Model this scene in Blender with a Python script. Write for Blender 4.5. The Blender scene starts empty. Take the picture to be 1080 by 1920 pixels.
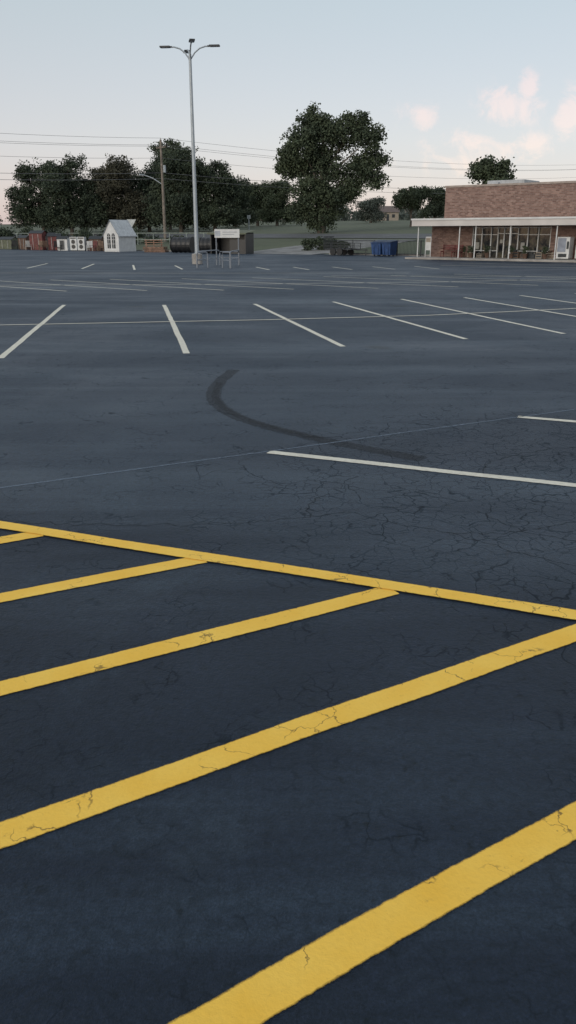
import bpy, math, random
import numpy as np
from mathutils import Vector, Matrix
C=bpy.context.collection
SC=bpy.context.scene
SC.view_settings.view_transform='Standard'; SC.view_settings.look='None'; SC.view_settings.exposure=0
# ---------------------------------------------------------------- materials
class N:
    def __init__(s,nt): s.nt=nt; s.n=nt.nodes; s.l=nt.links
    def new(s,t,**k):
        n=s.n.new(t)
        for a,b in k.items(): setattr(n,a,b)
        return n
    def put(s,inp,v):
        if hasattr(v,'is_linked') or isinstance(v,bpy.types.NodeSocket): s.l.new(v,inp)
        elif v is not None: inp.default_value=v
    def m(s,op,a,b=None,c=None,clamp=False):
        n=s.new('ShaderNodeMath',operation=op); n.use_clamp=clamp
        s.put(n.inputs[0],a)
        if b is not None: s.put(n.inputs[1],b)
        if c is not None: s.put(n.inputs[2],c)
        return n.outputs[0]
    def mix(s,f,a,b,mode='MIX'):
        n=s.new('ShaderNodeMixRGB',blend_type=mode)
        s.put(n.inputs[0],f)
        s.put(n.inputs[1],a if not isinstance(a,tuple) or len(a)==4 else a+(1,))
        s.put(n.inputs[2],b if not isinstance(b,tuple) or len(b)==4 else b+(1,))
        return n.outputs[0]
    def noise(s,vec,scale,detail=3,rough=.55,dist=0):
        n=s.new('ShaderNodeTexNoise'); n.inputs['Scale'].default_value=scale; n.inputs['Detail'].default_value=detail
        n.inputs['Roughness'].default_value=rough; n.inputs['Distortion'].default_value=dist
        s.put(n.inputs['Vector'],vec); return n.outputs['Fac'],n.outputs['Color']
    def mr(s,v,a,b,c=0.,d=1.,smooth=False):
        n=s.new('ShaderNodeMapRange'); n.clamp=True
        if smooth: n.interpolation_type='SMOOTHSTEP'
        s.put(n.inputs[0],v)
        for i,x in enumerate((a,b,c,d)): n.inputs[i+1].default_value=x
        return n.outputs[0]
def newmat(name):
    m=bpy.data.materials.new(name); m.use_nodes=True
    g=N(m.node_tree); b=m.node_tree.nodes['Principled BSDF']
    return m,g,b
def mat(name,col,rough=.6,metal=0,var=.15,scale=3,bump=0):
    m,g,b=newmat(name)
    tc=g.new('ShaderNodeTexCoord').outputs['Object']
    f,_=g.noise(tc,scale,4)
    lo=tuple(max(0,c*(1-var*1.6)) for c in col); hi=tuple(c*(1+var*1.2) for c in col)
    b.inputs['Roughness'].default_value=rough; b.inputs['Metallic'].default_value=metal
    g.l.new(g.mix(g.mr(f,.3,.7),lo,hi),b.inputs['Base Color'])
    if bump:
        f2,_=g.noise(tc,scale*8,3)
        bn=g.new('ShaderNodeBump'); bn.inputs['Strength'].default_value=bump; bn.inputs['Distance'].default_value=.02
        g.l.new(f2,bn.inputs['Height']); g.l.new(bn.outputs[0],b.inputs['Normal'])
    return m
def warp(g,pos,scale,amt,det=3):
    _,nc=g.noise(pos,scale,det)
    dv=g.new('ShaderNodeVectorMath',operation='MULTIPLY_ADD'); g.l.new(nc,dv.inputs[0]); dv.inputs[1].default_value=(amt,amt,0); g.l.new(pos,dv.inputs[2])
    return dv.outputs[0]
def crack_fac(g,pos):
    # fine alligator cracking, mostly in one worn patch of the lot
    vo=g.new('ShaderNodeTexVoronoi',feature='DISTANCE_TO_EDGE'); vo.inputs['Scale'].default_value=2.3; g.l.new(warp(g,pos,2.,.5),vo.inputs['Vector'])
    vo2=g.new('ShaderNodeTexVoronoi',feature='DISTANCE_TO_EDGE'); vo2.inputs['Scale'].default_value=8.5; g.l.new(warp(g,pos,7,.16),vo2.inputs['Vector'])
    sx=g.new('ShaderNodeVectorMath',operation='DISTANCE'); g.l.new(pos,sx.inputs[0]); sx.inputs[1].default_value=(2.3,5.9,0)
    zone=g.mr(sx.outputs['Value'],.8,3.6,1.,.0,True)
    mk,_=g.noise(pos,1.1,3); mk2,_=g.noise(pos,2.7,3)
    c1=g.m('MULTIPLY',g.mr(vo.outputs['Distance'],.002,.014,1.,0.),g.mr(g.m('ADD',mk,g.m('MULTIPLY',zone,.25)),.56,.68))
    c2=g.m('MULTIPLY',g.mr(vo2.outputs['Distance'],.004,.04,1.,0.),g.mr(g.m('ADD',mk2,g.m('MULTIPLY',zone,.20)),.50,.64))
    return g.m('MAXIMUM',g.m('MULTIPLY',c1,.85),g.m('MULTIPLY',c2,.65))
def asphalt():
    m,g,b=newmat('asphalt')
    pos=g.new('ShaderNodeNewGeometry').outputs['Position']
    sep=g.new('ShaderNodeSeparateXYZ'); g.l.new(pos,sep.inputs[0])
    big,_=g.noise(pos,.2,4,.6,.6); med,_=g.noise(pos,1.0,5,.65,.4); fine,_=g.noise(pos,26,5,.8); agg,_=g.noise(pos,120,2,.7)
    col=g.mix(g.mr(big,.35,.65),(.0075,.0108,.0215),(.0140,.0200,.0360))
    col=g.mix(g.mr(med,.38,.62,0,.6),col,(.0085,.0110,.0190))
    # newer seal coat on the near side of a joint line
    d=g.m('ADD',g.m('MULTIPLY',sep.outputs[0],-.474),g.m('MULTIPLY',sep.outputs[1],.880))
    d=g.m('ADD',d,g.m('MULTIPLY',g.m('SUBTRACT',med,.5),.25))
    col=g.mix(g.mr(d,6.0,6.35,0,.24),col,(.028,.044,.070))
    d2=g.m('ADD',g.m('ADD',g.m('MULTIPLY',sep.outputs[0],.37),g.m('MULTIPLY',sep.outputs[1],.93)),g.m('MULTIPLY',med,.6))
    col=g.mix(g.mr(d2,4.2,5.6,0,.25,True),col,(.030,.045,.070))
    # worn wheel path streaks
    mp=g.new('ShaderNodeMapping'); mp.inputs['Rotation'].default_value=(0,0,math.radians(-26)); mp.inputs['Scale'].default_value=(.09,.6,1); g.l.new(pos,mp.inputs[0])
    st,_=g.noise(mp.outputs[0],1.0,5,.65,.5)
    col=g.mix(g.mr(st,.47,.68,0,.75),col,(.034,.052,.076))
    # lighter scuffed patches
    pt,_=g.noise(pos,.55,4,.7,1.2)
    col=g.mix(g.mr(pt,.56,.68,0,.4),col,(.040,.058,.080))
    sp=g.mr(agg,.3,.72,.6,1.5); sp2=g.mr(fine,.30,.68,.48,1.5)
    spc=g.new('ShaderNodeCombineXYZ'); k=g.m('MULTIPLY',sp,sp2)
    for i in range(3): g.l.new(k,spc.inputs[i])
    col=g.mix(1.,col,spc.outputs[0],'MULTIPLY')
    # pits in the surface and stray grit
    gv=g.new('ShaderNodeTexVoronoi'); gv.inputs['Scale'].default_value=11; g.l.new(warp(g,pos,24,.08,2),gv.inputs['Vector'])
    col=g.mix(g.m('MULTIPLY',g.mr(gv.outputs['Distance'],.06,.2,.85,0.),g.mr(fine,.42,.5)),col,(.0015,.002,.003))
    gs=g.new('ShaderNodeTexVoronoi'); gs.inputs['Scale'].default_value=2.6; g.l.new(pos,gs.inputs['Vector'])
    col=g.mix(g.mr(gs.outputs['Distance'],.010,.018,.6,0.),col,(.12,.12,.12))
    # oil drips
    ov=g.new('ShaderNodeTexVoronoi'); ov.inputs['Scale'].default_value=.42; g.l.new(warp(g,pos,3,.5),ov.inputs['Vector'])
    col=g.mix(g.mr(ov.outputs['Distance'],.04,.13,.7,0.,True),col,(.004,.005,.007))
    cr=crack_fac(g,pos)
    col=g.mix(g.m('MULTIPLY',cr,.8),col,(.0015,.002,.003))
    g.l.new(col,b.inputs['Base Color'])
    rg=g.m('SUBTRACT',g.mr(big,.35,.65,.64,.50),g.mr(st,.47,.75,0,.12))
    g.l.new(g.m('ADD',rg,g.m('MULTIPLY',cr,.35)),b.inputs['Roughness'])
    b.inputs['Specular IOR Level'].default_value=.42; b.inputs['Specular Tint'].default_value=(.64,.86,1,1)
    f3,_=g.noise(pos,48,3,.8)
    bn=g.new('ShaderNodeBump'); bn.inputs['Strength'].default_value=.9; bn.inputs['Distance'].default_value=.008
    g.l.new(f3,bn.inputs['Height']); g.l.new(bn.outputs[0],b.inputs['Normal'])
    return m
def paint(name,c0,c1,wear=.0,edge=.2,opac=1.,cracks=True):
    m,g,b=newmat(name)
    pos=g.new('ShaderNodeNewGeometry').outputs['Position']
    uv=g.new('ShaderNodeUVMap').outputs[0]; su=g.new('ShaderNodeSeparateXYZ'); g.l.new(uv,su.inputs[0])
    a,_=g.noise(pos,4,5); f,_=g.noise(pos,60,4,.75); w,_=g.noise(pos,22,6,.75)
    col=g.mix(g.mr(a,.3,.7),c0,c1)
    col=g.mix(g.mr(f,.5,.78,0,.22),col,tuple(x*.65 for x in c0))
    if cracks:
        vo=g.new('ShaderNodeTexVoronoi',feature='DISTANCE_TO_EDGE'); vo.inputs['Scale'].default_value=5.2; g.l.new(warp(g,pos,9,.2,4),vo.inputs['Vector'])
        mk,_=g.noise(pos,2.9,3)
        hc=g.m('MULTIPLY',g.mr(vo.outputs['Distance'],.004,.018,1.,0.),g.mr(mk,.535,.575))
        col=g.mix(g.m('MULTIPLY',hc,.75),col,(.09,.055,.02))
        col=g.mix(g.m('MULTIPLY',g.mr(w,.62,.72),.5),col,(.35,.21,.05))
    g.l.new(col,b.inputs['Base Color']); b.inputs['Roughness'].default_value=.7
    bn=g.new('ShaderNodeBump'); bn.inputs['Strength'].default_value=.4; bn.inputs['Distance'].default_value=.004
    f3,_=g.noise(pos,60,2,.75)
    g.l.new(f3,bn.inputs['Height']); g.l.new(bn.outputs[0],b.inputs['Normal'])
    e=g.m('MULTIPLY',g.m('ABSOLUTE',g.m('SUBTRACT',su.outputs[0],.5)),2.)
    e=g.m('ADD',e,g.m('MULTIPLY',g.m('SUBTRACT',w,.5),edge*2))
    al=g.mr(e,.86,.97,1.,0.)
    if wear: al=g.m('MULTIPLY',al,g.mr(w,.5-wear*.2,.75-wear*.2,1.,1-wear))
    al=g.m('MULTIPLY',al,opac)
    g.l.new(al,b.inputs['Alpha'])
    return m
def leafmat(name,dark,light,scale=.35):
    m,g,b=newmat(name)
    pos=g.new('ShaderNodeNewGeometry').outputs['Position']
    f,_=g.noise(pos,scale,3,.6); f2,_=g.noise(pos,2.6,2,.6)
    col=g.mix(g.mr(f,.35,.65),dark,light)
    col=g.mix(g.mr(f2,.35,.7,0,.4),col,tuple(x*.7 for x in dark))
    g.l.new(col,b.inputs['Base Color']); b.inputs['Roughness'].default_value=.75
    b.inputs['Specular IOR Level'].default_value=.2
    return m
M_asph=asphalt()
M_yel=paint('yellow_road_paint',(.93,.545,.058),(.98,.63,.10),0,.12)
M_wht=paint('white_road_paint',(.68,.65,.55),(.78,.75,.63),.2,.18,1.,False)
M_thin=paint('chalk_layout_line',(.20,.27,.36),(.26,.34,.44),.6,.5,.5,False)
M_skid=paint('tyre_rubber_mark',(.003,.004,.005),(.004,.005,.007),.5,.8,.42,False)
M_crk=paint('pavement_crack',(.003,.003,.004),(.005,.005,.006),.7,.8,.6,False)
M_leafA=leafmat('foliage_dark',(.038,.052,.038),(.068,.089,.056))
M_leafB=leafmat('foliage_mid',(.046,.063,.042),(.083,.106,.062))
M_leafC=leafmat('foliage_brownish',(.054,.056,.042),(.085,.083,.058))
M_leafD=leafmat('foliage_far_haze',(.080,.098,.090),(.118,.140,.120))  # distance haze put into the colour: lighter, greyer leaves for far trees
M_bark=mat('bark',(.10,.085,.07),.9,0,.3,2)
M_steel=mat('galvanised_steel',(.36,.40,.43),.5,.2,.08,2)
M_rail=mat('corral_rail_steel',(.20,.22,.25),.5,.3,.15,2)
M_conc=mat('concrete',(.30,.285,.265),.85,0,.2,1.5,.3)
M_white=mat('white_paint',(.58,.59,.59),.55,0,.08,2)
M_black=mat('black_plastic',(.015,.016,.018),.45,0,.2,2)
M_dark=mat('dark_metal',(.035,.04,.045),.5,.3,.2,4)
M_wood=mat('weathered_wood',(.19,.13,.095),.85,0,.3,3)
M_poleW=mat('utility_pole_wood',(.19,.165,.14),.9,0,.25,3)
M_red=mat('barn_red_paint',(.13,.032,.030),.6,0,.3,3)
M_brown=mat('brown_stain',(.11,.065,.045),.7,0,.3,3)
M_blue=mat('blue_plastic',(.018,.055,.16),.5,0,.2,3)
M_roofg=mat('olive_roof',(.12,.13,.09),.8,0,.2,3)
M_wire=mat('wire',(.16,.165,.175),.6,0,.1,1)
M_lens=mat('lamp_lens',(.45,.47,.5),.3,0,.05,1)
M_tan=mat('tan_siding',(.30,.26,.215),.8,0,.15,2)
def glass():
    m,g,b=newmat('storefront_glass')
    tc=g.new('ShaderNodeTexCoord').outputs['Object']
    mp=g.new('ShaderNodeMapping'); mp.inputs['Scale'].default_value=(1.6,1,1.1); g.l.new(tc,mp.inputs[0])
    f,_=g.noise(mp.outputs[0],1.6,5,.65,.8); _,c=g.noise(mp.outputs[0],3.2,3)
    col=g.mix(g.mr(f,.42,.62),(.015,.018,.022),(.13,.115,.085)); col=g.mix(.35,col,c,'MULTIPLY')
    g.l.new(col,b.inputs['Base Color']); b.inputs['Roughness'].default_value=.05
    return m
M_glass=glass()
def brickmat():
    m,g,b=newmat('red_brick')
    tc=g.new('ShaderNodeTexCoord').outputs['Object']; s=g.new('ShaderNodeSeparateXYZ'); g.l.new(tc,s.inputs[0])
    cx=g.new('ShaderNodeCombineXYZ'); g.l.new(g.m('ADD',s.outputs[0],s.outputs[1]),cx.inputs[0]); g.l.new(s.outputs[2],cx.inputs[1])
    br=g.new('ShaderNodeTexBrick'); br.inputs['Scale'].default_value=1
    br.inputs['Brick Width'].default_value=.29; br.inputs['Row Height'].default_value=.105; br.inputs['Mortar Size'].default_value=.010; br.inputs['Bias'].default_value=-.1
    br.inputs['Color1'].default_value=(.14,.074,.060,1); br.inputs['Color2'].default_value=(.31,.195,.158,1); br.inputs['Mortar'].default_value=(.22,.195,.175,1)
    g.l.new(cx.outputs[0],br.inputs['Vector'])
    f,_=g.noise(cx.outputs[0],.5,4); f2,_=g.noise(cx.outputs[0],4.5,2)
    col=g.mix(g.mr(f,.35,.7,0,.4),br.outputs['Color'],(.14,.09,.077))
    col=g.mix(g.mr(f2,.55,.7,0,.5),col,(.34,.25,.215))
    g.l.new(col,b.inputs['Base Color']); b.inputs['Roughness'].default_value=.9
    return m
M_brick=brickmat()
def grassmat():
    m,g,b=newmat('grass')
    pos=g.new('ShaderNodeNewGeometry').outputs['Position']
    f,_=g.noise(pos,.05,5,.6); f2,_=g.noise(pos,.9,5,.7)
    col=g.mix(g.mr(f,.35,.65),(.056,.074,.045),(.092,.112,.062)); col=g.mix(g.mr(f2,.4,.7,0,.5),col,(.11,.11,.075))
    g.l.new(col,b.inputs['Base Color']); b.inputs['Roughness'].default_value=.9
    return m
M_grass=grassmat()
# ---------------------------------------------------------------- mesh helpers
def obj(name,verts,faces,mats,fm=None,parent=None,smooth=False):
    me=bpy.data.meshes.new(name); me.from_pydata([tuple(v) for v in verts],[],faces)
    for m in (mats if isinstance(mats,list) else [mats]): me.materials.append(m)
    if fm:
        for p,i in zip(me.polygons,fm): p.material_index=i
    if smooth:
        for p in me.polygons: p.use_smooth=True
    me.update()
    o=bpy.data.objects.new(name,me); C.objects.link(o)
    if parent: o.parent=parent
    return o
def empty(name,loc,rot=0):
    e=bpy.data.objects.new(name,None); C.objects.link(e); e.location=loc; e.rotation_euler=(0,0,rot); return e
class MB:
    """mesh builder: boxes / tubes joined in one object"""
    def __init__(s): s.v=[];s.f=[];s.m=[]
    def box(s,x0,x1,y0,y1,z0,z1,mi=0,M=None):
        b=len(s.v); P=[(x0,y0,z0),(x1,y0,z0),(x1,y1,z0),(x0,y1,z0),(x0,y0,z1),(x1,y0,z1),(x1,y1,z1),(x0,y1,z1)]
        if M is not None: P=[tuple(M@Vector(p)) for p in P]
        s.v+=P
        for q in ((0,3,2,1),(4,5,6,7),(0,1,5,4),(1,2,6,5),(2,3,7,6),(3,0,4,7)): s.f.append(tuple(b+i for i in q)); s.m.append(mi)
    def tube(s,pts,rad,n=8,mi=0,cap=True):
        pts=[Vector(p) for p in pts]
        if not isinstance(rad,(list,tuple)): rad=[rad]*len(pts)
        b=len(s.v)
        for i,p in enumerate(pts):
            d=(pts[min(i+1,len(pts)-1)]-pts[max(i-1,0)]).normalized()
            a=Vector((0,0,1)) if abs(d.z)<.9 else Vector((1,0,0))
            u=d.cross(a).normalized(); w=d.cross(u)
            for k in range(n):
                t=2*math.pi*k/n; s.v.append(tuple(p+(u*math.cos(t)+w*math.sin(t))*rad[i]))
        for i in range(len(pts)-1):
            for k in range(n):
                s.f.append((b+i*n+k,b+i*n+(k+1)%n,b+(i+1)*n+(k+1)%n,b+(i+1)*n+k)); s.m.append(mi)
        if cap:
            s.f.append(tuple(b+k for k in range(n))[::-1]); s.m.append(mi)
            s.f.append(tuple(b+(len(pts)-1)*n+k for k in range(n))); s.m.append(mi)
    def poly(s,P,mi=0):
        b=len(s.v); s.v+=[tuple(p) for p in P]; s.f.append(tuple(range(b,b+len(P)))); s.m.append(mi)
    def make(s,name,mats,loc=(0,0,0),rot=0,parent=None,bevel=0):
        o=obj(name,s.v,s.f,mats,s.m,parent); o.location=loc; o.rotation_euler=(0,0,rot)
        if bevel:
            md=o.modifiers.new('b','BEVEL'); md.width=bevel; md.segments=2
        return o
def strips(name,lines,m,z=.004,seg=.5,jit=.006):
    """painted lines: each (list of xy points, width)"""
    rnd=random.Random(5); V=[];F=[];UV=[]
    for pts,w in lines:
        P=[Vector((p[0],p[1])) for p in pts]
        Q=[]
        for a,b in zip(P[:-1],P[1:]):
            n=max(1,int((b-a).length/seg))
            for i in range(n): Q.append(a.lerp(b,i/n))
        Q.append(P[-1]); base=len(V)
        for i,q in enumerate(Q):
            d=(Q[min(i+1,len(Q)-1)]-Q[max(i-1,0)]).normalized(); nn=Vector((-d.y,d.x))
            j=rnd.uniform(-jit,jit); ww=w*rnd.uniform(.97,1.03)
            V.append((*(q+nn*(j+ww/2)),z)); V.append((*(q+nn*(j-ww/2)),z)); UV.append((0,i*seg)); UV.append((1,i*seg))
        for i in range(len(Q)-1): F.append((base+2*i+1,base+2*i+3,base+2*i+2,base+2*i))
    o=obj(name,V,F,m); ul=o.data.uv_layers.new(name='UVMap')
    for lp in o.data.loops: ul.data[lp.index].uv=UV[lp.vertex_index]
    return o
# ---------------------------------------------------------------- terrain
E=Vector((.782,-.623)); Mn=Vector((.623,.782))
SL=[(-300,-.05),(65.5,-.05),(66.5,.06),(75,.6),(95,1.95),(125,3.1),(200,5.2),(400,9.6),(1000,21.),(3500,67.)]
def terr(x,y):
    s=x*Mn.x+y*Mn.y
    for (a,za),(b,zb) in zip(SL[:-1],SL[1:]):
        if s<=b: return za+(zb-za)*max(0,(s-a))/(b-a)
    return SL[-1][1]
def AS(a,s,z): p=E*a+Mn*s; return (p.x,p.y,z)
A=[-4000,-1500,-600,-300,-150,-80,-40,0,40,80,150,300,600,1500,4000]
V=[AS(a,s,z) for s,z in SL for a in A]; n=len(A)
F=[(i*n+j,i*n+j+1,(i+1)*n+j+1,(i+1)*n+j) for i in range(len(SL)-1) for j in range(n-1)]
obj('ground',V,F,M_grass)
obj('parking_lot',[AS(-220,-200,0),AS(220,-200,0),AS(220,66,0),AS(-220,66,0)],[(0,1,2,3)],M_asph)
M_lakehaze=mat('hazy_lake',(.24,.30,.37),.25,0,.1,.01)  # far lake band, pale blue with distance haze put into its colour
obj('lake_haze_band',[AS(-3900,620,14.2),AS(-520,620,14.2),AS(-520,3400,66),AS(-3900,3400,66)],[(0,1,2,3)],M_lakehaze)
def apron():
    mb=MB(); rows=[(63.5,.012),(66.5,.08),(75,.62),(84,1.25)]
    for (s0,z0),(s1,z1) in zip(rows[:-1],rows[1:]):
        mb.poly([AS(-58.4,s0,z0),AS(-47.8,s0,z0),AS(-48.2,s1,z1),AS(-58.6,s1,z1)])
    return mb.make('driveway_apron',[mat('old_concrete',(.22,.22,.215),.85,0,.25,.8)])
apron()
mb=MB()
mb.poly([AS(-400,86,1.40),AS(400,86,1.40),AS(400,94,1.92),AS(-400,94,1.92)]); mb.make('road',[mat('road_asphalt',(.10,.105,.11),.8,0,.15,.3)])
mb=MB()
Mrot=Matrix(((E.x,Mn.x,0,0),(E.y,Mn.y,0,0),(0,0,1,0),(0,0,0,1)))
mb.box(-200,-58.6,65.6,65.8,0,.14,0,Mrot); mb.box(-47.2,-36,65.6,65.8,0,.14,0,Mrot); mb.make('kerb',[M_conc])
# ---------------------------------------------------------------- markings
def ext(a,b,k): return (a[0]+(b[0]-a[0])*k,a[1]+(b[1]-a[1])*k)
W=.132
bord=[ext((1.44,3.61),(-1.88,4.92),1.9),ext((-1.88,4.92),(1.44,3.61),2.0)]
hat=[([ext((.94,2.13),(-.18,1.42),2.2),ext((-.18,1.42),(.94,2.13),1.9)],W),
     ([ext((1.38,3.42),(-.91,2.06),1.8),(1.50,3.50)],W),
     ([ext((.57,3.93),(-1.21,2.93),1.7),(.56,3.915)],W),
     ([ext((-.49,4.37),(-1.51,3.81),2.2),(-.50,4.35)],W),
     ([ext((-1.54,4.81),(-1.8,4.66),7),(-1.57,4.77)],W),
     ([(-2.61,5.17),(-4.4,4.17)],W)]
strips('yellow_hatch_marking',hat,M_yel,.004)
strips('yellow_boundary_line',[(bord,.124)],M_yel,.008)
strips('white_stall_line',[([(-.17,6.79),(4.4,4.865)],.108),([(2.4,8.22),(7.0,6.25)],.108),([(4.95,9.68),(9.6,7.7)],.10),([(7.5,11.1),(12.1,9.2)],.10)],M_wht,.004)
strips('layout_chalk_line',[([(-6,3.65),(-2.17,5.74),(-.19,6.80),(1.6,7.78),(3.14,8.60),(9.5,12.0)],.026)],M_thin,.004)
st=[((-8.7,21.7),(-7.1,12.1)),((-6.06,22.29),(-4.43,12.41)),((-3.35,22.29),(-1.62,12.94)),((-.92,22.64),(.935,13.78)),((1.285,23.38),(3.24,14.81)),((3.35,24.37),(5.3,15.64)),((5.33,25.0),(7.35,16.3)),((7.27,25.9),(9.4,17.1)),((9.3,26.8),(11.4,18.0))]
strips('white_stall_line',[(list(p),.115) for p in st],M_wht,.004)
strips('white_centre_line',[([(-12,16.2),(-6.05,17.17),(-.476,18.28),(3.26,19.3),(5.3,20.2),(7.46,21.2),(12,23.3)],.10)],M_wht,.008)
L=[]
for (bx,by) in [(-12.8,27.5),(-10.1,27.6),(-7.46,27.9),(-4.8,28.2),(-2.2,28.4),(.2,28.9),(3.2,29.4),(6.2,30.2),(9.4,31.2),(12.6,32.3),(15.8,33.6)]:
    L.append(([(bx,by),(bx-7.8,by+6.6)],.11))
L.append(([(-16,31),(-9,31.3),(-1.4,32.0),(6,33.4),(16,37.2)],.11))
L.append(([(2,38.5),(10,38.0),(22,36.5)],.11))
strips('white_stall_line',L,M_wht,.004)
L=[([a,b],.13) for a,b in [((-14.8,47.4),(-15.9,55.4)),((-11.5,46.6),(-12.6,54.4)),((-9.7,52.4),(-8.3,45.2)),((-6.96,51.5),(-5.8,45.9)),((-1.87,49),(-1.,45.2)),((.31,49),(1.15,45.2)),((2.6,49.2),(3.5,45.6)),((5.,49.6),(5.9,46)),((7.6,50.2),(8.4,46.4)),((-18.5,48.5),(-19.6,56))]]
L.append(([(11.5,56),(20,50.5)],.13)); L.append(([(9.5,52),(18,47)],.13)); L.append(([(-16,41.5),(-6,41.2),(6,41.4)],.11))
strips('white_stall_line',L,M_wht,.004)
def smooth(P,k=3):
    P=[Vector(p) for p in P]
    for _ in range(k):
        Q=[P[0]]
        for a,b in zip(P[:-1],P[1:]): Q+= [a.lerp(b,.25),a.lerp(b,.75)]
        P=Q+[P[-1]]
    return [tuple(p) for p in P]
arc=[(-.76,11.3),(-.90,10.3),(-.90,9.4),(-.79,8.85),(-.60,8.35),(-.36,7.95),(-.05,7.6),(.3,7.25),(.70,6.9),(1.15,6.55)]
strips('tyre_skid_mark',[(smooth(arc),.19)],M_skid,.0025,9,.0)
strips('tyre_skid_mark',[(smooth([(p[0]+.02,p[1]) for p in arc[1:8]]),.09)],paint('faint_rubber_mark',(.004,.005,.007),(.006,.007,.009),.6,.9,.3,False),.0034,9,.0)
def jag(P,seed,amp=.03,step=.06):
    r=random.Random(seed); Q=[]
    for a,b in zip(P[:-1],P[1:]):
        a=Vector(a);b=Vector(b); n=max(2,int((b-a).length/step)); nn=Vector((-(b-a).y,(b-a).x)).normalized()
        for i in range(n): Q.append(tuple(a.lerp(b,i/n)+nn*r.gauss(0,amp)*.5))
    Q.append(tuple(P[-1])); return Q
cracks=[[(-2.6,5.05),(-1.9,4.98),(-1.2,4.93),(-.73,4.93),(-.3,4.97),(.14,5.08),(.16,5.35),(.3,5.6)],[(.40,5.19),(.77,4.93),(1.05,4.78),(1.34,4.46),(1.65,4.24)],[(.14,5.08),(.40,5.19)],
 [(1.3,5.2),(1.5,4.8),(2.0,4.5)],[(1.5,6.0),(1.7,6.5),(2.3,6.9),(3.1,7.1)],[(1.05,4.78),(1.5,4.8),(1.9,5.0),(2.6,4.8)]]
strips('pavement_crack',[(jag(c,i),.014) for i,c in enumerate(cracks)],M_crk,.0015,9,.0)
# ---------------------------------------------------------------- light pole
def street_lamp():
    e=empty('street_lamp',(-5.89,54.4,0))
    mb=MB(); mb.tube([(0,0,0),(0,0,.60),(0,0,.64)],[.34,.34,.30],20); mb.make('concrete_base',[M_conc],parent=e)
    mb=MB(); mb.box(-.2,.2,-.2,.2,.62,.66); mb.tube([(0,0,.65),(0,0,12.05)],[.135,.085],14); mb.make('pole',[M_steel],parent=e)
    for i,(dx,dy) in enumerate([(-1,0.12),(1,-.1),(-.25,1),(.2,-1)]):
        l=math.hypot(dx,dy); dx/=l;dy/=l
        pts=[(0,0,11.6)]+[(dx*r,dy*r,11.6+z) for r,z in ((.1,.25),(.3,.52),(.6,.74),(.95,.84),(1.2,.84))]
        mb=MB(); mb.tube(pts,.042,8); mb.make('arm_%d'%(i+1),[M_steel],parent=e)
        mb=MB(); mb.box(0,.62,-.16,.16,-.03,.05); mb.box(-.12,.02,-.05,.05,-.03,.04); mb.box(.06,.56,-.12,.12,-.045,-.03,1)
        o=mb.make('lamp_head_%d'%(i+1),[M_dark,M_lens],parent=e,bevel=.015); o.location=(dx*1.2,dy*1.2,12.45); o.rotation_euler=(0,0,math.atan2(dy,dx))
street_lamp()
# ---------------------------------------------------------------- cart corral
def corral():
    e=empty('cart_corral',(-4.55,49.0,0),math.radians(-6))
    def hoop(mb,x0,y0,x1,y1,h):
        pts=[(x0,y0,0),(x0,y0,h-.15),(x0+(x1-x0)*.06,y0+(y1-y0)*.06,h-.03),(x0+(x1-x0)*.15,y0+(y1-y0)*.15,h),(x0+(x1-x0)*.85,y0+(y1-y0)*.85,h),(x0+(x1-x0)*.94,y0+(y1-y0)*.94,h-.03),(x1,y1,h-.15),(x1,y1,0)]
        mb.tube(pts,.036,8)
        mb.tube([(x0,y0,h*.5),(x1,y1,h*.5)],.024,6)
    mb=MB()
    hoop(mb,-.45,-1.6,-.05,3.4,.9); hoop(mb,1.45,-1.6,1.15,3.4,.9)
    hoop(mb,-.42,-1.62,.1,-1.2,.86); hoop(mb,.95,-1.2,1.5,-1.66,.86); mb.tube([(-.05,3.4,.45),(1.15,3.4,.45)],.03,6); mb.tube([(-.05,3.4,.8),(1.15,3.4,.8)],.03,6)
    mb.make('rails',[M_rail],parent=e)
    mb=MB()
    for x in (-.30,1.10): mb.tube([(x,3.6,0),(x,3.6,2.15)],.04,8)
    mb.make('sign_posts',[M_rail],parent=e)
    mb=MB(); mb.box(-.38,1.18,3.53,3.56,1.62,2.12); mb.box(-.35,-.02,3.522,3.529,1.72,2.02,1)
    mb.box(.12,1.05,3.522,3.529,1.93,1.97,2); mb.box(.12,.85,3.522,3.529,1.80,1.84,2)
    mb.make('sign_panel',[M_white,mat('panel_grey',(.35,.38,.42)),mat('panel_text_grey',(.3,.32,.35))],parent=e)
corral()
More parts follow.
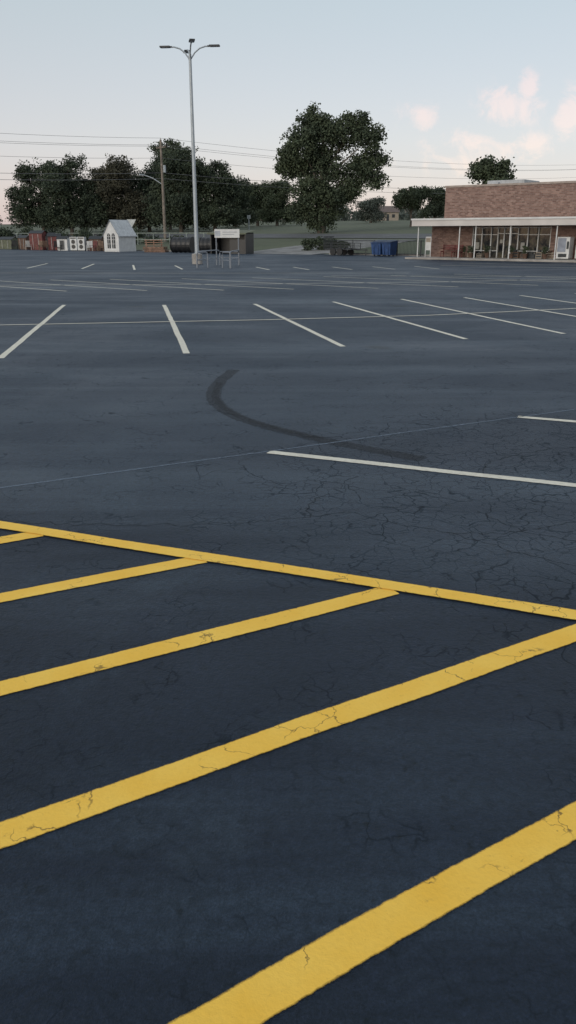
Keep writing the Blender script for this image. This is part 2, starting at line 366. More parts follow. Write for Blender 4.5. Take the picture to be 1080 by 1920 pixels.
# ---------------------------------------------------------------- store building
def store():
    ang=math.atan2(-.623,.782)
    e=empty('brick_store',(12.2,66.6,0),ang)
    mb=MB(); mb.box(0,45,0,28,2.92,5.22); mb.make('upper_wall',[M_brick],parent=e)
    mb=MB(); mb.box(-.06,45.06,-.06,28.06,5.22,5.36); mb.make('coping',[mat('coping_stone',(.31,.26,.23),.8)],parent=e)
    mb=MB()
    mb.box(-1.0,2.5,0,28,0,2.9); mb.box(8.7,13,0,28,0,2.9); mb.box(2.5,8.7,.25,28,2.35,2.9); mb.box(2.5,8.7,6,28,0,2.35)
    mb.box(13,45,0,28,0,2.9); mb.make('lower_wall',[M_brick],parent=e)
    mb=MB(); mb.box(2.5,8.7,.18,.21,.1,2.35); mb.make('storefront_glass',[M_glass],parent=e)
    mb=MB()
    for x in (2.5,3.25,4.0,4.55,5.05,5.6,6.15,6.9,7.7,8.62): mb.box(x,x+.07,.06,.17,.08,2.35)
    for z in (.02,.62,1.78,2.27):
        mb.box(2.5,4.55,.075,.155,z,z+.05); mb.box(6.15,8.7,.075,.155,z,z+.05)
    for z in (.02,1.85,2.27): mb.box(4.55,6.15,.075,.155,z,z+.06)
    mb.make('storefront_frames',[M_white],parent=e)
    mb=MB()
    for x,w,z,h,c in ((2.75,.3,.75,.5,0),(6.4,.3,.75,.5,0),(7.25,.3,.3,.25,0),(4.75,.22,1.2,.25,0)): mb.box(x,x+w,.16,.176,z,z+h,c)
    mb.make('window_notices',[mat('notice_grey',(.30,.30,.28))],parent=e)
    mb=MB(); mb.box(-1.35,45,-2.6,-.003,2.42,2.9); mb.make('canopy',[mat('canopy_fascia',(.52,.49,.47),.6,0,.08,.7)],parent=e)
    mb=MB(); mb.box(-1.4,45,-2.66,-2.603,2.84,2.96); mb.box(-1.41,-1.353,-2.6,-.01,2.84,2.96); mb.make('canopy_trim',[M_white],parent=e)
    mb=MB()
    for x in (-.9,2.6,3.9,6.6,10,14,18,22,26): mb.tube([(x,-2.3,.15),(x,-2.3,2.42)],.045,8)
    mb.make('canopy_posts',[M_white],parent=e)
    mb=MB(); mb.box(-1.6,45,-3.0,-.01,.002,.15); mb.make('sidewalk',[M_conc],parent=e,bevel=.02)
    mb=MB(); mb.box(1.5,4.6,4,7,5.24,5.85); mb.box(1.8,2.6,3.6,3.99,5.3,5.7); mb.make('rooftop_unit',[mat('unit_grey',(.38,.40,.42),.6)],parent=e,bevel=.03)
    return e,ang
se,sang=store()
def at_store(x,y): 
    p=Vector((12.2,66.6))+E*x+Mn*y; return p.x,p.y
def crates():
    r=random.Random(4)
    for a in (2.75,3.5,6.35,7.0,7.6,8.2,9.0,9.4):
        mb=MB(); h=r.uniform(.25,.5); w=r.uniform(.2,.32)
        for s in (-w,w-.03): mb.box(s,s+.03,-.2,.2,0,h)
        for z in (.02,h*.45,h*.85): mb.box(-w+.031,w-.031,-.2,-.18,z,z+h*.14); mb.box(-w+.031,w-.031,.18,.2,z,z+h*.14)
        mb.box(-w+.031,w-.031,-.179,.179,.03,h*.8,1)
        mb.box(-w*.6,w*.3,-.12,.1,h*.8+.003,h+.15,1)
        x,y=at_store(a,-.5); mb.make('display_crate',[r.choice([M_wood,M_tan,M_dark]),r.choice([M_brown,M_red,M_dark,M_tan])],(x,y,.15),sang)
crates()
def vending():
    mb=MB(); mb.box(-.45,.45,-.4,.4,.05,1.5,0); mb.box(-.4,.2,-.415,-.402,.5,1.42,1); mb.box(.25,.41,-.415,-.402,.7,1.2,2); mb.box(-.3,.3,-.415,-.402,.15,.38,2)
    for s in (-.35,.3): mb.box(s,s+.06,-.3,.3,0,.05,2)
    x,y=at_store(10.2,-1.0); mb.make('vending_machine',[M_white,mat('vend_panel',(.25,.28,.34),.3),M_dark],(x,y,.15),sang,bevel=.01)
vending()
def icebox(a):
    mb=MB(); mb.box(-.8,.8,-.4,.4,.08,.95); mb.box(-.77,-.02,-.42,-.402,.2,.9); mb.box(.02,.77,-.42,-.402,.2,.9)
    mb.box(-.10,-.06,-.45,-.422,.45,.65,1); mb.box(.06,.10,-.45,-.422,.45,.65,1); mb.box(-.7,.7,-.3,.3,0,.08,1)
    x,y=at_store(a,-1.0); mb.make('ice_chest',[M_white,M_dark],(x,y,.15),sang,bevel=.01)
icebox(11.9)
def bench(x,y,z,rot,m,w=1.3):
    mb=MB()
    for k in range(4): mb.box(-w/2,w/2,-.22+k*.12,-.13+k*.12,.42,.45)
    for k in range(3): mb.box(-w/2,w/2,.27,.30,.55+k*.13,.64+k*.13)
    for s in (-w/2+.05,w/2-.1): mb.box(s,s+.05,-.2,-.15,0,.42); mb.box(s,s+.05,.2,.27,0,.92); mb.box(s,s+.05,-.2,.2,.36,.42); mb.box(s,s+.05,-.22,.26,.62,.66)
    mb.make('bench',[m],(x,y,z),rot)
x,y=at_store(1.0,-.8); bench(x,y,.15,sang,M_red)
x,y=at_store(2.0,-1.4); bench(x,y,.15,sang,M_red,.8)
mb=MB(); mb.box(-.25,.25,-.02,.02,.5,1.5); mb.box(-.25,-.2,-.03,.03,0,.5); mb.box(.2,.25,-.03,.03,0,.5); mb.box(-.2,.2,-.03,-.022,1.1,1.4,1)
x,y=at_store(-.6,-1.2); mb.make('notice_board',[M_white,M_tan],(x,y,.15),sang)
# ---------------------------------------------------------------- rear-of-lot objects
def rear(X,off=0.): return X,75+.8*(7.8-X)-off
def garden_shed():
    e=empty('garden_shed',(-19.0,95.5,0),math.radians(-28))
    w=1.05;d=1.5;hw=1.75;hp=3.25
    mb=MB()
    mb.poly([(-w,-d,0.1),(w,-d,0.1),(w,-d,hw),(0,-d,hp),(-w,-d,hw)]); mb.poly([(w,d,.1),(-w,d,.1),(-w,d,hw),(0,d,hp),(w,d,hw)])
    mb.poly([(-w,d,.1),(-w,-d,.1),(-w,-d,hw),(-w,d,hw)]); mb.poly([(w,-d,.1),(w,d,.1),(w,d,hw),(w,-d,hw)]); mb.box(-w,w,-d,d,0,.098)
    mb.make('walls',[M_white],parent=e)
    mb=MB()
    for s in (-1,1):
        mb.poly([(s*(w+.15),-d-.12,hw-.16),(s*(w+.15),d+.12,hw-.16),(0,d+.12,hp+.06),(0,-d-.12,hp+.06)])
        mb.poly([(s*(w+.15),-d-.12,hw-.10),(s*(w+.15),d+.12,hw-.10),(0,d+.12,hp+.12),(0,-d-.12,hp+.12)])
    mb.make('roof',[mat('pale_roof',(.50,.53,.55),.6)],parent=e)
    mb=MB()
    def arch(cx,wd,z0,z1,y):
        return [(cx-wd,y,z0),(cx+wd,y,z0)]+[(cx+wd*math.cos(t),y,z1+wd*1.5*math.sin(t)) for t in [math.pi*i/8 for i in range(9)]]
    mb.poly(arch(-.33,.24,.35,1.6,-d-.012)); mb.poly(arch(.33,.24,.35,1.6,-d-.012))
    mb.make('arched_windows',[M_dark],parent=e)
    mb=MB()
    for cx in (-.33,.33):
        mb.box(cx-.02,cx+.02,-d-.04,-d-.016,.35,1.95)
        for z in (.8,1.25,1.6): mb.box(cx-.24,cx+.24,-d-.036,-d-.018,z,z+.035)
    mb.box(-.92,.92,-d-.03,-d-.002,.12,.22); mb.make('window_bars',[M_white],parent=e)
garden_shed()
M_dkwhite=mat('dirty_white',(.40,.40,.39),.6,0,.15,2)
def box_shed(X,off,w,h,m,rot=0,name='storage_shed'):
    x,y=rear(X,off); mb=MB(); d=w*.6
    mb.box(-w/2,w/2,-d/2,d/2,0,h,0); mb.poly([(-w/2-.1,-d/2-.1,h+.003),(w/2+.1,-d/2-.1,h+.003),(w/2+.1,0,h+.35),(-w/2-.1,0,h+.35)],1); mb.poly([(w/2+.1,d/2+.1,h+.003),(-w/2-.1,d/2+.1,h+.003),(-w/2-.1,0,h+.35),(w/2+.1,0,h+.35)],1)
    mb.poly([(-w/2,-d/2,h),(-w/2,d/2,h),(-w/2,0,h+.34)],0); mb.poly([(w/2,d/2,h),(w/2,-d/2,h),(w/2,0,h+.34)],0)
    mb.box(-w*.2,w*.2,-d/2-.03,-d/2-.003,.1,h-.15,2)
    for s in (-w*.2-.06,w*.2): mb.box(s,s+.05,-d/2-.05,-d/2-.032,.1,h-.1,3)
    mb.make(name,[m,M_dark,M_dark if m is M_white else m,M_dkwhite],(x,y,0),rot)
box_shed(-31.2,.5,1.9,1.95,M_red,math.radians(-20)); box_shed(-28.5,.8,1.5,1.6,M_red,math.radians(8)); box_shed(-33.6,.2,1.6,1.4,M_brown,math.radians(-35)); box_shed(-36.5,.2,2.2,1.2,M_roofg,math.radians(-25)); box_shed(-29.9,-.8,1.4,1.7,M_dark,math.radians(-5))
def washer(X,off):
    x,y=rear(X,off); mb=MB(); mb.box(-.42,.42,-.35,.35,.05,1.55,0); mb.box(-.36,.36,-.37,-.352,1.35,1.48,1)
    for k,zc in enumerate((.45,1.0)):
        mb.poly([(.24*math.cos(t),-.375,zc+.24*math.sin(t)) for t in [2*math.pi*i/16 for i in range(16)]],1)
    mb.box(-.38,.38,-.3,.3,0,.05,1)
    mb.make('stacked_washer_dryer',[M_white,M_black],(x,y,0),math.radians(-8),bevel=.01)
washer(-25.4,1.2); washer(-24.3,1.1)
box_shed(-26.9,1.6,1.3,1.3,M_white,math.radians(-12),'dog_house')
def chair(X,off,m,rot):
    x,y=rear(X,off); mb=MB()
    for k in range(5): mb.box(-.3,.3,-.3+k*.12,-.2+k*.12,.36,.39)
    for k in range(4): mb.box(-.3+k*.155,-.17+k*.155,.28,.31,.4,1.1)
    for s in (-.36,.31): mb.box(s,s+.05,-.3,-.25,0,.6); mb.box(s,s+.05,.25,.3,0,.6); mb.box(s-.03,s+.1,-.33,.32,.6,.63)
    mb.make('lawn_chair',[m],(x,y,0),rot)
for X,o,m_,r_ in ((-23.1,1.6,M_white,.2),(-22.4,1.9,M_red,-.4),(-21.6,1.5,M_wood,.1),(-22.0,.6,M_black,.5),(-23.4,.3,M_red,.5),(-29.6,2.2,M_brown,.3),(-32.4,2.0,M_dkwhite,.3),(-30.4,2.6,M_wood,-.5),(-34.9,1.6,M_black,.2),(-27.6,2.6,M_black,.4),(-38.0,1.2,M_wood,.1),(-39.1,1.0,M_dkwhite,-.3)): chair(X,o,m_,r_)
box_shed(-22.6,-.4,1.5,1.3,M_brown,math.radians(-12))
def pallets():
    x,y=rear(-14.4,1.); mb=MB(); r=random.Random(2)
    for k in range(4):
        z=k*.15; o=r.uniform(-.08,.08)
        for j in range(3): mb.box(-1.2+o,1.2+o,-.55+j*.5,-.45+j*.5,z,z+.09)
        for j in range(8): mb.box(-1.2+o+j*.32,-1.0+o+j*.32,-.6,.6,z+.092,z+.12)
    for j in range(3): mb.box(-1.4+j*.9,-1.3+j*.9,.5,.6,0,1.3)
    for z in (.7,.95,1.2): mb.box(-1.5,.7,.46,.498,z,z+.08)
    mb.make('wood_pallet_stack',[mat('pallet_wood',(.24,.15,.11),.85,0,.3,3)],(x,y,0),math.radians(-15))
pallets()
def tank(X,off,r,l,rot):
    x,y=rear(X,off); mb=MB()
    pts=[(-l/2+l*i/8,0,r) for i in range(9)]
    mb.tube(pts,[r if i%2 else r*.93 for i in range(9)],20); mb.tube([(-l/2-.06,0,r),(-l/2,0,r)],r*1.0,20); mb.tube([(l/2,0,r),(l/2+.06,0,r)],r*1.0,20)
    mb.make('black_culvert_pipe',[M_black],(x,y,0),rot)
tank(-11.1,1.0,.8,2.2,math.radians(-20)); tank(-7.9,1.6,.78,1.9,math.radians(-12))
def shelter():
    e=empty('storage_shelter',(-5.6,84.3,0),math.radians(-20))
    mb=MB(); mb.box(-1.9,1.9,1.0,1.1,0,2.0); mb.box(-1.9,-1.8,-1,.998,0,1.9); mb.box(1.8,1.9,-1,.998,0,1.9); mb.box(.2,1.798,-1,-.95,0,1.35)
    mb.make('walls',[M_black],parent=e)
    mb=MB(); mb.poly([(-2.1,-1.3,1.95),(2.1,-1.3,1.95),(2.1,1.3,2.25),(-2.1,1.3,2.25)]); mb.box(-2.1,2.1,-1.33,-1.302,1.82,1.97); mb.make('roof',[M_roofg],parent=e)
shelter()
def fence(name,a0,a1,s,h,step,rails,m,pick=0,r=.03,z0=None):
    mb=MB(); nn=int((a1-a0)/step)
    for i in range(nn+1):
        p=AS(a0+i*step,s,0); z=terr(p[0],p[1]) if z0 is None else z0
        mb.tube([(p[0],p[1],z),(p[0],p[1],z+h)],r*1.3,6)
    for f in rails:
        p=AS(a0,s,0);q=AS(a1,s,0); z=max(0,terr(p[0],p[1])) if z0 is None else z0
        mb.tube([(p[0],p[1],z+h*f),(q[0],q[1],z+h*f)],r,6)
    if pick:
        k=a0
        while k<a1:
            p=AS(k,s,0); z=max(0,terr(p[0],p[1])) if z0 is None else z0
            mb.box(p[0]-.012,p[0]+.012,p[1]-.012,p[1]+.012,z+.05,z+h*.98); k+=pick
    mb.make(name,[m])
fence('pipe_rail_fence',-150,-64,74,1.5,3.,(.45,.97),mat('faded_rail',(.24,.28,.26),.7),0,.045)
fence('metal_picket_fence',-46.5,-36.6,65,1.35,2.4,(.12,.95),M_dark,.14,.035,0)
def trailer():
    x,y=AS(-44.3,63.6,0)[:2]; e=empty('utility_trailer',(x,y,0),math.atan2(-.623,.782))
    mb=MB(); mb.box(-1.5,1.5,-.8,.8,.5,.58)
    for z in (.8,1.05): mb.box(-1.5,1.5,-.8,-.76,z,z+.05); mb.box(-1.5,1.5,.76,.8,z,z+.05)
    for xx in (-1.5,-.75,0,.75,1.45): mb.box(xx,xx+.05,-.8,-.762,.58,1.1); mb.box(xx,xx+.05,.762,.8,.58,1.1)
    mb.box(1.5,2.7,-.05,.05,.45,.55); mb.tube([(2.6,0,0),(2.6,0,.6)],.04,8)
    for k in range(8): mb.box(-1.55,-1.5,-.78+k*.2,-.74+k*.2,.55,1.6)
    mb.box(-1.55,-1.5,-.8,.8,1.6,1.65); mb.box(-1.0,.9,-.98,-.8,.62,.66); mb.box(-1.0,.9,.8,.98,.62,.66)
    mb.make('frame',[M_dark],parent=e)
    mb=MB()
    for yy in (-.95,.82):
        for xx in (-.4,.35): mb.tube([(xx,yy,.32),(xx,yy+.14,.32)],.32,18)
    mb.make('wheels',[M_black],parent=e)
trailer()
def dumpster(a,w):
    x,y=AS(a,63.3,0)[:2]; mb=MB()
    b=[(-w/2,-.5,.12),(w/2,-.5,.12),(w/2,.5,.12),(-w/2,.5,.12)]; t=[(-w/2-.08,-.62,1.15),(w/2+.08,-.62,1.15),(w/2+.08,.6,1.3),(-w/2-.08,.6,1.3)]
    i=len(mb.v); mb.v+=b+t
    for q in ((0,3,2,1),(4,5,6,7),(0,1,5,4),(1,2,6,5),(2,3,7,6),(3,0,4,7)): mb.f.append(tuple(i+k for k in q)); mb.m.append(0)
    mb.box(-w/2-.1,w/2+.1,-.68,-.60,1.08,1.16,0); mb.poly([(-w/2-.1,-.66,1.19),(w/2+.1,-.66,1.19),(w/2+.1,.62,1.36),(-w/2-.1,.62,1.36)],1)
    for s in (-w/2+.1,w/2-.2): mb.tube([(s,-.3,.07),(s+.08,-.3,.07)],.07,10,2); mb.tube([(s,.3,.07),(s+.08,.3,.07)],.07,10,2)
    for s in (-w/4,w/4): mb.box(s-.03,s+.03,-.62,-.5,.2,1.05,0)
    mb.make('waste_dumpster',[M_blue,mat('lid_blue',(.025,.045,.09)),M_black],(x,y,0),sang,bevel=.01)
dumpster(-40.1,.85); dumpster(-39.05,.75)
def yield_sign(x,y,h=2.6):
    z=terr(x,y); e=empty('yield_sign',(x,y,z),.1)
    mb=MB(); mb.box(-.035,.035,.01,.05,0,h); mb.make('post',[M_steel],parent=e)
    r=.62; P=[(-r,0,h+.1),(r,0,h+.1),(0,0,h-.95)]; mb=MB()
    mb.poly([(a,-.004,c) for a,b,c in P]); mb.poly([(a,.006,c) for a,b,c in P[::-1]])
    mb.make('panel',[mat('sign_back',(.5,.53,.53),.5,.2)],parent=e)
yield_sign(-20.7,112.5,3.0)
# ---------------------------------------------------------------- utility poles and wires
poles=[(-75.0,62.0),(-16.7,115.0),(64.,183.)]
ztop=[13.6,13.55,15.6]
def upole(i,lamp):
    x,y=poles[i]; z=terr(x,y)-.2; e=empty('utility_pole',(x,y,0),math.atan2(.66,.75))
    zt=ztop[i]
    mb=MB(); mb.tube([(0,0,z),(0,0,zt)],[.21,.14],12); mb.make('pole',[M_poleW],parent=e)
    mb=MB(); mb.box(-.06,.06,-1.1,1.1,zt-1.0,zt-.88)
    for yy in (-1.0,-.4,.4,1.0): mb.tube([(0,yy,zt-.88),(0,yy,zt-.7)],.04,8)
    mb.tube([(0,0,zt),(0,0,zt+.2)],.045,8); mb.make('crossarm',[M_poleW],parent=e)
    if lamp:
        mb=MB(); mb.tube([(0,0,8.1),(-1.0,.8,8.9),(-1.9,1.6,9.3)],.06,8); mb.make('lamp_arm',[M_steel],parent=e)
        mb=MB(); mb.box(-2.5,-1.85,1.45,1.75,9.2,9.38); mb.make('lamp_head',[M_steel],parent=e,bevel=.03)
        mb=MB(); mb.tube([(.35,0,9.6),(.35,0,10.5)],.24,12); mb.make('transformer',[M_steel],parent=e)
upole(1,True); upole(2,False); upole(0,False)
mb=MB()
lv=[(0,.2),(-1.0,-.7),(1.0,-.7),(0,-2.2),(0,-4.0),(0,-4.7)]
dd=Vector((.75,.66)).normalized(); nn=Vector((-dd.y,dd.x))
ext3=[(-75-58,62-53),(-75,62),(-16.7,115),(64,183),(64+81,183+68)]; zt3=[13.6,13.6,13.55,15.6,17.5]
for off,dz in lv:
    for k in range(4):
        a=Vector(ext3[k])+nn*off; b=Vector(ext3[k+1])+nn*off; za=zt3[k]+dz; zb=zt3[k+1]+dz; P=[]
        for i in range(17):
            t=i/16; p=a.lerp(b,t); P.append((p.x,p.y,za+(zb-za)*t-4*t*(1-t)*1.3))
        mb.tube(P,.017 if dz>-3 else .024,5)
mb.make('overhead_wires',[M_wire])
for x,y,h in ((-2.6,190,8),(-6.9,150,2.4)):
    mb=MB(); z=terr(x,y); mb.tube([(x,y,z),(x,y,z+h)],.09,8); mb.box(x-.3,x+.3,y-.05,y-.01,z+h-.6,z+h); mb.make('sign_post',[M_steel])
# ---------------------------------------------------------------- trees
def foliage(rng,lobes,nclump,nleaf,size,spread):
    P=[]
    vols=np.array([l[3]**2 for l in lobes]); vols=vols/vols.sum()
    for l,v in zip(lobes,vols):
        k=max(3,int(nclump*v))
        d=rng.normal(size=(k,3)); d/=np.linalg.norm(d,axis=1)[:,None]
        rr=l[3]*(rng.uniform(.05,1.0,size=k)**.45)*rng.uniform(.88,1.08,size=k)
        c=np.array(l[:3])+d*rr[:,None]*np.array([1,1,.9])
        for q in c:
            m=int(nleaf*rng.uniform(.5,1.4)); P.append(q+np.clip(rng.normal(size=(m,3)),-1.5,1.5)*spread*rng.uniform(.6,1.3)*np.array([1,1,.75]))
    P=np.concatenate(P); n=len(P)
    u=rng.normal(size=(n,3)); u/=np.linalg.norm(u,axis=1)[:,None]
    w=rng.normal(size=(n,3)); w=np.cross(u,w); w/=np.linalg.norm(w,axis=1)[:,None]
    s=size*rng.uniform(.6,1.3,size=(n,1))
    return np.stack([P-u*s,P-w*s*.65,P+u*s,P+w*s*.65],axis=1).reshape(-1,3)
def tree(name,x,y,lobes,lm,seed,nclump=420,nleaf=36,size=.165,spread=.47,trunk=.3,crown0=2.0,zoff=0):
    rng=np.random.default_rng(seed); z=terr(x,y)+zoff
    L=[(l[0],(l[3] if len(l)>3 else 0),l[1],l[2]) for l in lobes]
    ext=[]
    for l in L:
        for _ in range(4):
            d=rng.normal(size=3); d/=np.linalg.norm(d); d[2]=abs(d[2])*.7+.1*d[2]
            ext.append((l[0]+d[0]*l[3]*.88,l[1]+d[1]*l[3]*.88,l[2]+d[2]*l[3]*.88,l[3]*rng.uniform(.25,.42)))
    lv=foliage(rng,L+ext,int(nclump*1.5),nleaf,size,spread)
    mb=MB(); top=max(l[2] for l in L)
    mb.tube([(0,0,-.3),(.05,0,crown0*.6),(0,.1,crown0+ (top-crown0)*.4),(.1,0,top)],[trunk*1.3,trunk,trunk*.65,trunk*.12],9,1)
    for l in L:
        b=max(crown0*.8,l[2]*.45); mb.tube([(0,0,b),(l[0]*.45,l[1]*.45,b+(l[2]-b)*.55),(l[0],l[1],l[2])],[trunk*.38,trunk*.22,trunk*.06],6,1)
    nb=len(mb.v); nf=len(lv)//4
    V=np.concatenate([np.array(mb.v),lv]); F=mb.f+[(nb+4*i,nb+4*i+1,nb+4*i+2,nb+4*i+3) for i in range(nf)]
    o=obj(name,V.tolist(),F,[lm,M_bark],mb.m+[0]*nf); o.location=(x,y,z)
    return o
def crown(seed,W,z0,z1,n=9,skirt=True):
    r=random.Random(seed); out=[]
    H=z1-z0; zc=(z0+z1)/2; S=min(W,H)
    for i in range(n):
        t=r.uniform(0,6.283); q=r.uniform(.3,.75); zz=r.uniform(-.62,.66)
        k=math.sqrt(max(.1,1-zz*zz)); rad=S*r.uniform(.17,.26)
        out.append((math.cos(t)*q*W/2*k*1.2,zc+zz*H/2,rad,math.sin(t)*q*W/2*k))
    if skirt:
        for i in range(5): out.append(((-.38+.19*i)*W,z0+S*.2+r.uniform(0,.6),S*.2,r.uniform(-1,1)))
    out.append((0,zc,S*.34,0)); out.append((W*.12,z1-S*.22,S*.2,0)); out.append((-W*.2,z1-S*.3,S*.19,0)); return out
big=[(0,12.5,3.0,.5),(-3,11,2.6,-1),(3.4,12.8,2.5,1),(6.4,12.2,2.0,-.5),(6.8,9.2,2.1,1),(4.5,7.7,2.3,0),(0,8.4,3.5,1),(-4.1,8.4,1.9,.5),(-1.9,5,2.4,-1),(1.5,4.3,2.7,.5),(3.8,5.4,1.6,0),(0,2,2.3,0),(-4.7,9.9,1.4,0),(7.5,6.9,1.3,0),(-3,2.8,1.7,0),(-1.5,14.3,1.6,0),(4.9,14.3,1.3,0)]
tree('cottonwood_tree',4.7,120,big,M_leafB,3,1250,32,.17,.47,.5,2.)
tree('maple_tree',-43.2,150,crown(11,10,.4,12.6,11),M_leafA,11,620)
tree('maple_tree',-37.2,146,crown(12,10.5,.3,13.2,12),M_leafA,12,700)
tree('maple_tree',-30.0,148,crown(13,10.6,.3,12.2,12),M_leafC,13,700)
tree('maple_tree',-25.0,153,crown(14,9.5,.2,11.4,11),M_leafA,14,600)
tree('locust_tree',-22.8,164,crown(15,7.,5,16.2,7,False),M_leafB,15,300,22,.18,.45)
tree('oak_tree',-17.9,142,crown(16,11.,.2,13.6,13),M_leafA,16,850)
tree('oak_tree',-12.4,144,crown(17,8.5,.2,11.4,10),M_leafA,17,620)
tree('oak_tree',-10.5,172,crown(18,7.5,.2,9.6,9),M_leafA,18,440)
tree('maple_tree',-33.5,165,crown(41,10.5,.2,12,11),M_leafA,41,560)
tree('oak_tree',-20.5,166,crown(42,9,.2,9,9),M_leafA,42,500)
tree('ash_tree',-6.8,190,crown(19,8,.3,9.4,8),M_leafB,19,400)
tree('ash_tree',-2.4,186,crown(20,7.5,.2,9.6,8),M_leafB,20,400)
tree('maple_tree',-54.3,150,crown(21,6,1,9.,8),M_leafA,21,360)
tree('ash_tree',20.2,208,crown(22,6.5,.3,5.6,7),M_leafD,22,300)
tree('linden_tree',20.2,140,crown(23,5.6,1.6,6.5,9,False),M_leafB,23,330,24,.15,.36,.16,1.3)
tree('elm_tree',27.0,112,crown(24,6.4,3.5,8.6,9,False),M_leafB,24,320,22,.17,.42,.25,2.8)
tree('elm_tree',31.0,150,crown(25,5.5,1.,6.4,8),M_leafB,25,260)
tree('elm_tree',27.5,160,crown(27,4.5,1.,6.4,8),M_leafA,27,240)
tree('shrub',3.4,87,[(-1.4,.5,.6),(0,.6,.7),(1.3,.5,.6),(2.4,.45,.5)],M_leafA,31,120,26,.09,.18,.05,.2)
tree('shrub',-24,112,[(-6,.5,1.0),(-3,.6,1.1),(0,.5,1.),(3,.5,1.),(6,.4,.9),(9,.5,.8)],M_leafA,32,300,20,.14,.3,.05,.2)
tree('shrub',-38,128,[(-8,.6,1.3),(-5,.7,1.4),(-1,.6,1.4),(3,.6,1.3),(7,.6,1.3),(11,.5,1.2),(15,.6,1.2)],M_leafA,33,460,20,.16,.4,.05,.2)
def potted(a,b,seed):
    x,y=at_store(a,b); e=empty('potted_plant',(x,y,.15))
    mb=MB(); mb.tube([(0,0,0),(0,0,.3),(0,0,.34)],[.13,.19,.2],12); mb.make('pot',[M_brown],parent=e)
    lv=foliage(np.random.default_rng(seed),[(0,0,.55,.2),(.1,0,.7,.14),(-.08,.05,.78,.12)],26,14,.05,.06); nf=len(lv)//4
    obj('leaves',lv.tolist(),[(4*i,4*i+1,4*i+2,4*i+3) for i in range(nf)],M_leafB,parent=e)
for i,a in enumerate((2.3,3.1,4.3,6.35,7.3,8.9)): potted(a,-1.0-(i%2)*.3,60+i)
def treeline():
    rng=np.random.default_rng(77); lob=[]
    for i in range(260):
        x=rng.uniform(-95,210); y=rng.uniform(300,420); z=terr(x,y); h=rng.uniform(1.5,3.6)+(1.6 if rng.random()<.15 else 0)
        lob.append((x,y,z+h*.6,h))
    v=foliage(rng,lob,3600,12,.55,1.0); nf=len(v)//4
    obj('distant_tree_line',v.tolist(),[(4*i,4*i+1,4*i+2,4*i+3) for i in range(nf)],M_leafD)
treeline()
def house(x,y,rot):
    z=terr(x,y); mb=MB(); mb.box(-5,5,-3.5,3.5,0,2.8,0); mb.poly([(-5.4,-3.9,2.75),(5.4,-3.9,2.75),(5.4,0,4.9),(-5.4,0,4.9)],1); mb.poly([(5.4,3.9,2.75),(-5.4,3.9,2.75),(-5.4,0,4.9),(5.4,0,4.9)],1)
    mb.poly([(-5,-3.5,2.8),(-5,3.5,2.8),(-5,0,4.8)],0); mb.poly([(5,3.5,2.8),(5,-3.5,2.8),(5,0,4.8)],0)
    for k in (-3.6,-1.2,2.6): mb.box(k,k+1,-3.55,-3.502,1,2.1,2)
    mb.box(.6,1.5,-3.55,-3.502,0,2.1,2); mb.make('distant_house',[M_tan,mat('brown_shingle',(.13,.10,.09)),M_dark],(x,y,z),rot)
house(33,300,.2)
# ---------------------------------------------------------------- sky, sun
w=bpy.data.worlds.new("World"); SC.world=w; w.use_nodes=True; nt=w.node_tree; nt.nodes.clear(); g=N(nt)
out=g.new('ShaderNodeOutputWorld'); sky=g.new('ShaderNodeTexSky',sky_type='NISHITA'); sky.sun_disc=False
SE=math.radians(20); SR=math.radians(215)
sky.sun_elevation=SE; sky.sun_rotation=SR
b1=g.new('ShaderNodeBackground'); b1.inputs[1].default_value=.05; g.l.new(sky.outputs[0],b1.inputs[0])
tc=g.new('ShaderNodeTexCoord').outputs['Generated']; sp=g.new('ShaderNodeSeparateXYZ'); g.l.new(tc,sp.inputs[0])
cr=g.new('ShaderNodeValToRGB'); els=cr.color_ramp.elements
stops=[(0,(.47,.36,.39)),(.04,(.49,.39,.415)),(.10,(.485,.435,.44)),(.23,(.425,.445,.435)),(1,(.37,.40,.43))]
els[0].position=0; els[0].color=stops[0][1]+(1,); els[1].position=1; els[1].color=stops[-1][1]+(1,)
for p,c in stops[1:-1]:
    e_=els.new(p); e_.color=c+(1,)
g.l.new(sp.outputs[2],cr.inputs[0])
yy=g.m('MAXIMUM',sp.outputs[1],.05); px=g.m('DIVIDE',sp.outputs[0],yy); pz=g.m('DIVIDE',sp.outputs[2],yy)
cv=g.new('ShaderNodeCombineXYZ'); g.l.new(px,cv.inputs[0]); g.l.new(pz,cv.inputs[1])
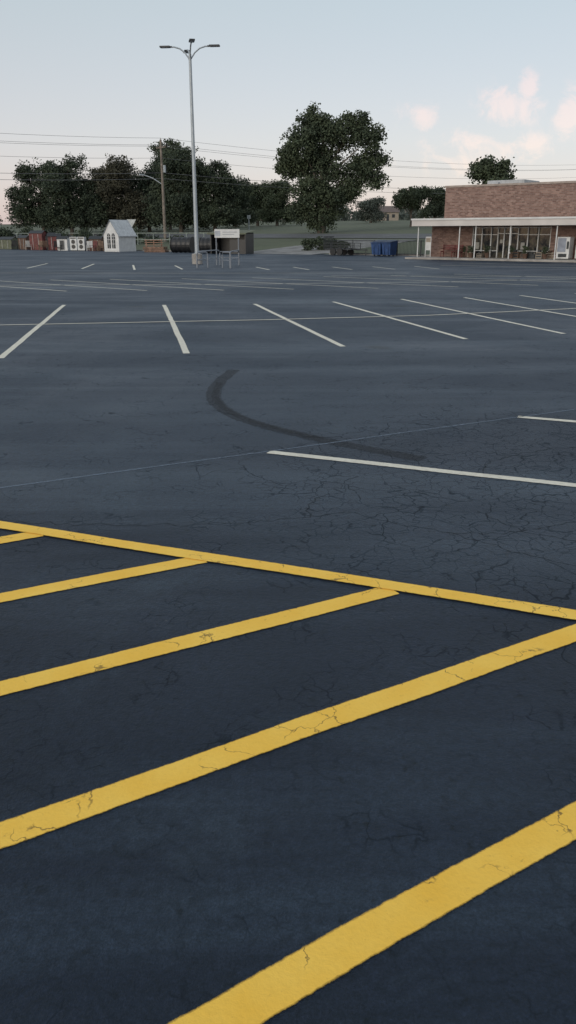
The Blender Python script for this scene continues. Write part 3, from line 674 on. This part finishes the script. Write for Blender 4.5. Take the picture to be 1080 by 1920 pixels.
nf,_=g.noise(cv.outputs[0],30,7,.66,.5)
tot=None
for cx,cz,rx,rz,am in ((.248,.136,.030,.018,1.),(.150,.126,.020,.013,.8),(.322,.128,.018,.022,1.1),(.268,.094,.030,.014,.8),(.205,.100,.045,.018,.55),(.268,.155,.012,.014,1.),(.42,.12,.05,.03,1.),(.19,.078,.06,.018,.45)):
    dx=g.m('DIVIDE',g.m('SUBTRACT',px,cx),rx); dz=g.m('DIVIDE',g.m('SUBTRACT',pz,cz),rz)
    r2=g.m('ADD',g.m('MULTIPLY',dx,dx),g.m('MULTIPLY',dz,dz))
    v=g.m('MULTIPLY',g.m('POWER',2.718,g.m('MULTIPLY',r2,-.7)),am)
    tot=v if tot is None else g.m('MAXIMUM',tot,v)
cl=g.m('ADD',tot,g.m('MULTIPLY',g.m('SUBTRACT',nf,.5),3.2))
cl=g.m('MULTIPLY',g.mr(cl,.15,1.05,0,1,True),g.mr(tot,.04,.4))
cl=g.m('MULTIPLY',cl,.8)
col=g.mix(cl,cr.outputs[0],(.73,.52,.46))
b2=g.new('ShaderNodeBackground'); b2.inputs[1].default_value=1.; g.l.new(col,b2.inputs[0])
ad=g.new('ShaderNodeAddShader'); g.l.new(b1.outputs[0],ad.inputs[0]); g.l.new(b2.outputs[0],ad.inputs[1]); g.l.new(ad.outputs[0],out.inputs[0])
sl=bpy.data.lights.new('sun','SUN'); sl.energy=1.3; sl.angle=math.radians(45); sl.color=(1,.93,.84)
so=bpy.data.objects.new('sun',sl); C.objects.link(so)
d=Vector((math.sin(SR)*math.cos(SE),math.cos(SR)*math.cos(SE),math.sin(SE))); so.rotation_euler=(-d).to_track_quat('-Z','Y').to_euler()
# ---------------------------------------------------------------- camera
cd=bpy.data.cameras.new('Camera'); cam=bpy.data.objects.new('Camera',cd); C.objects.link(cam)
cd.sensor_fit='VERTICAL'; cd.sensor_height=36; cd.lens=28.125; cd.clip_end=9000; cd.clip_start=.05
cam.location=(0,0,1.8); cam.rotation_euler=(math.radians(70.88),0,0); SC.camera=cam
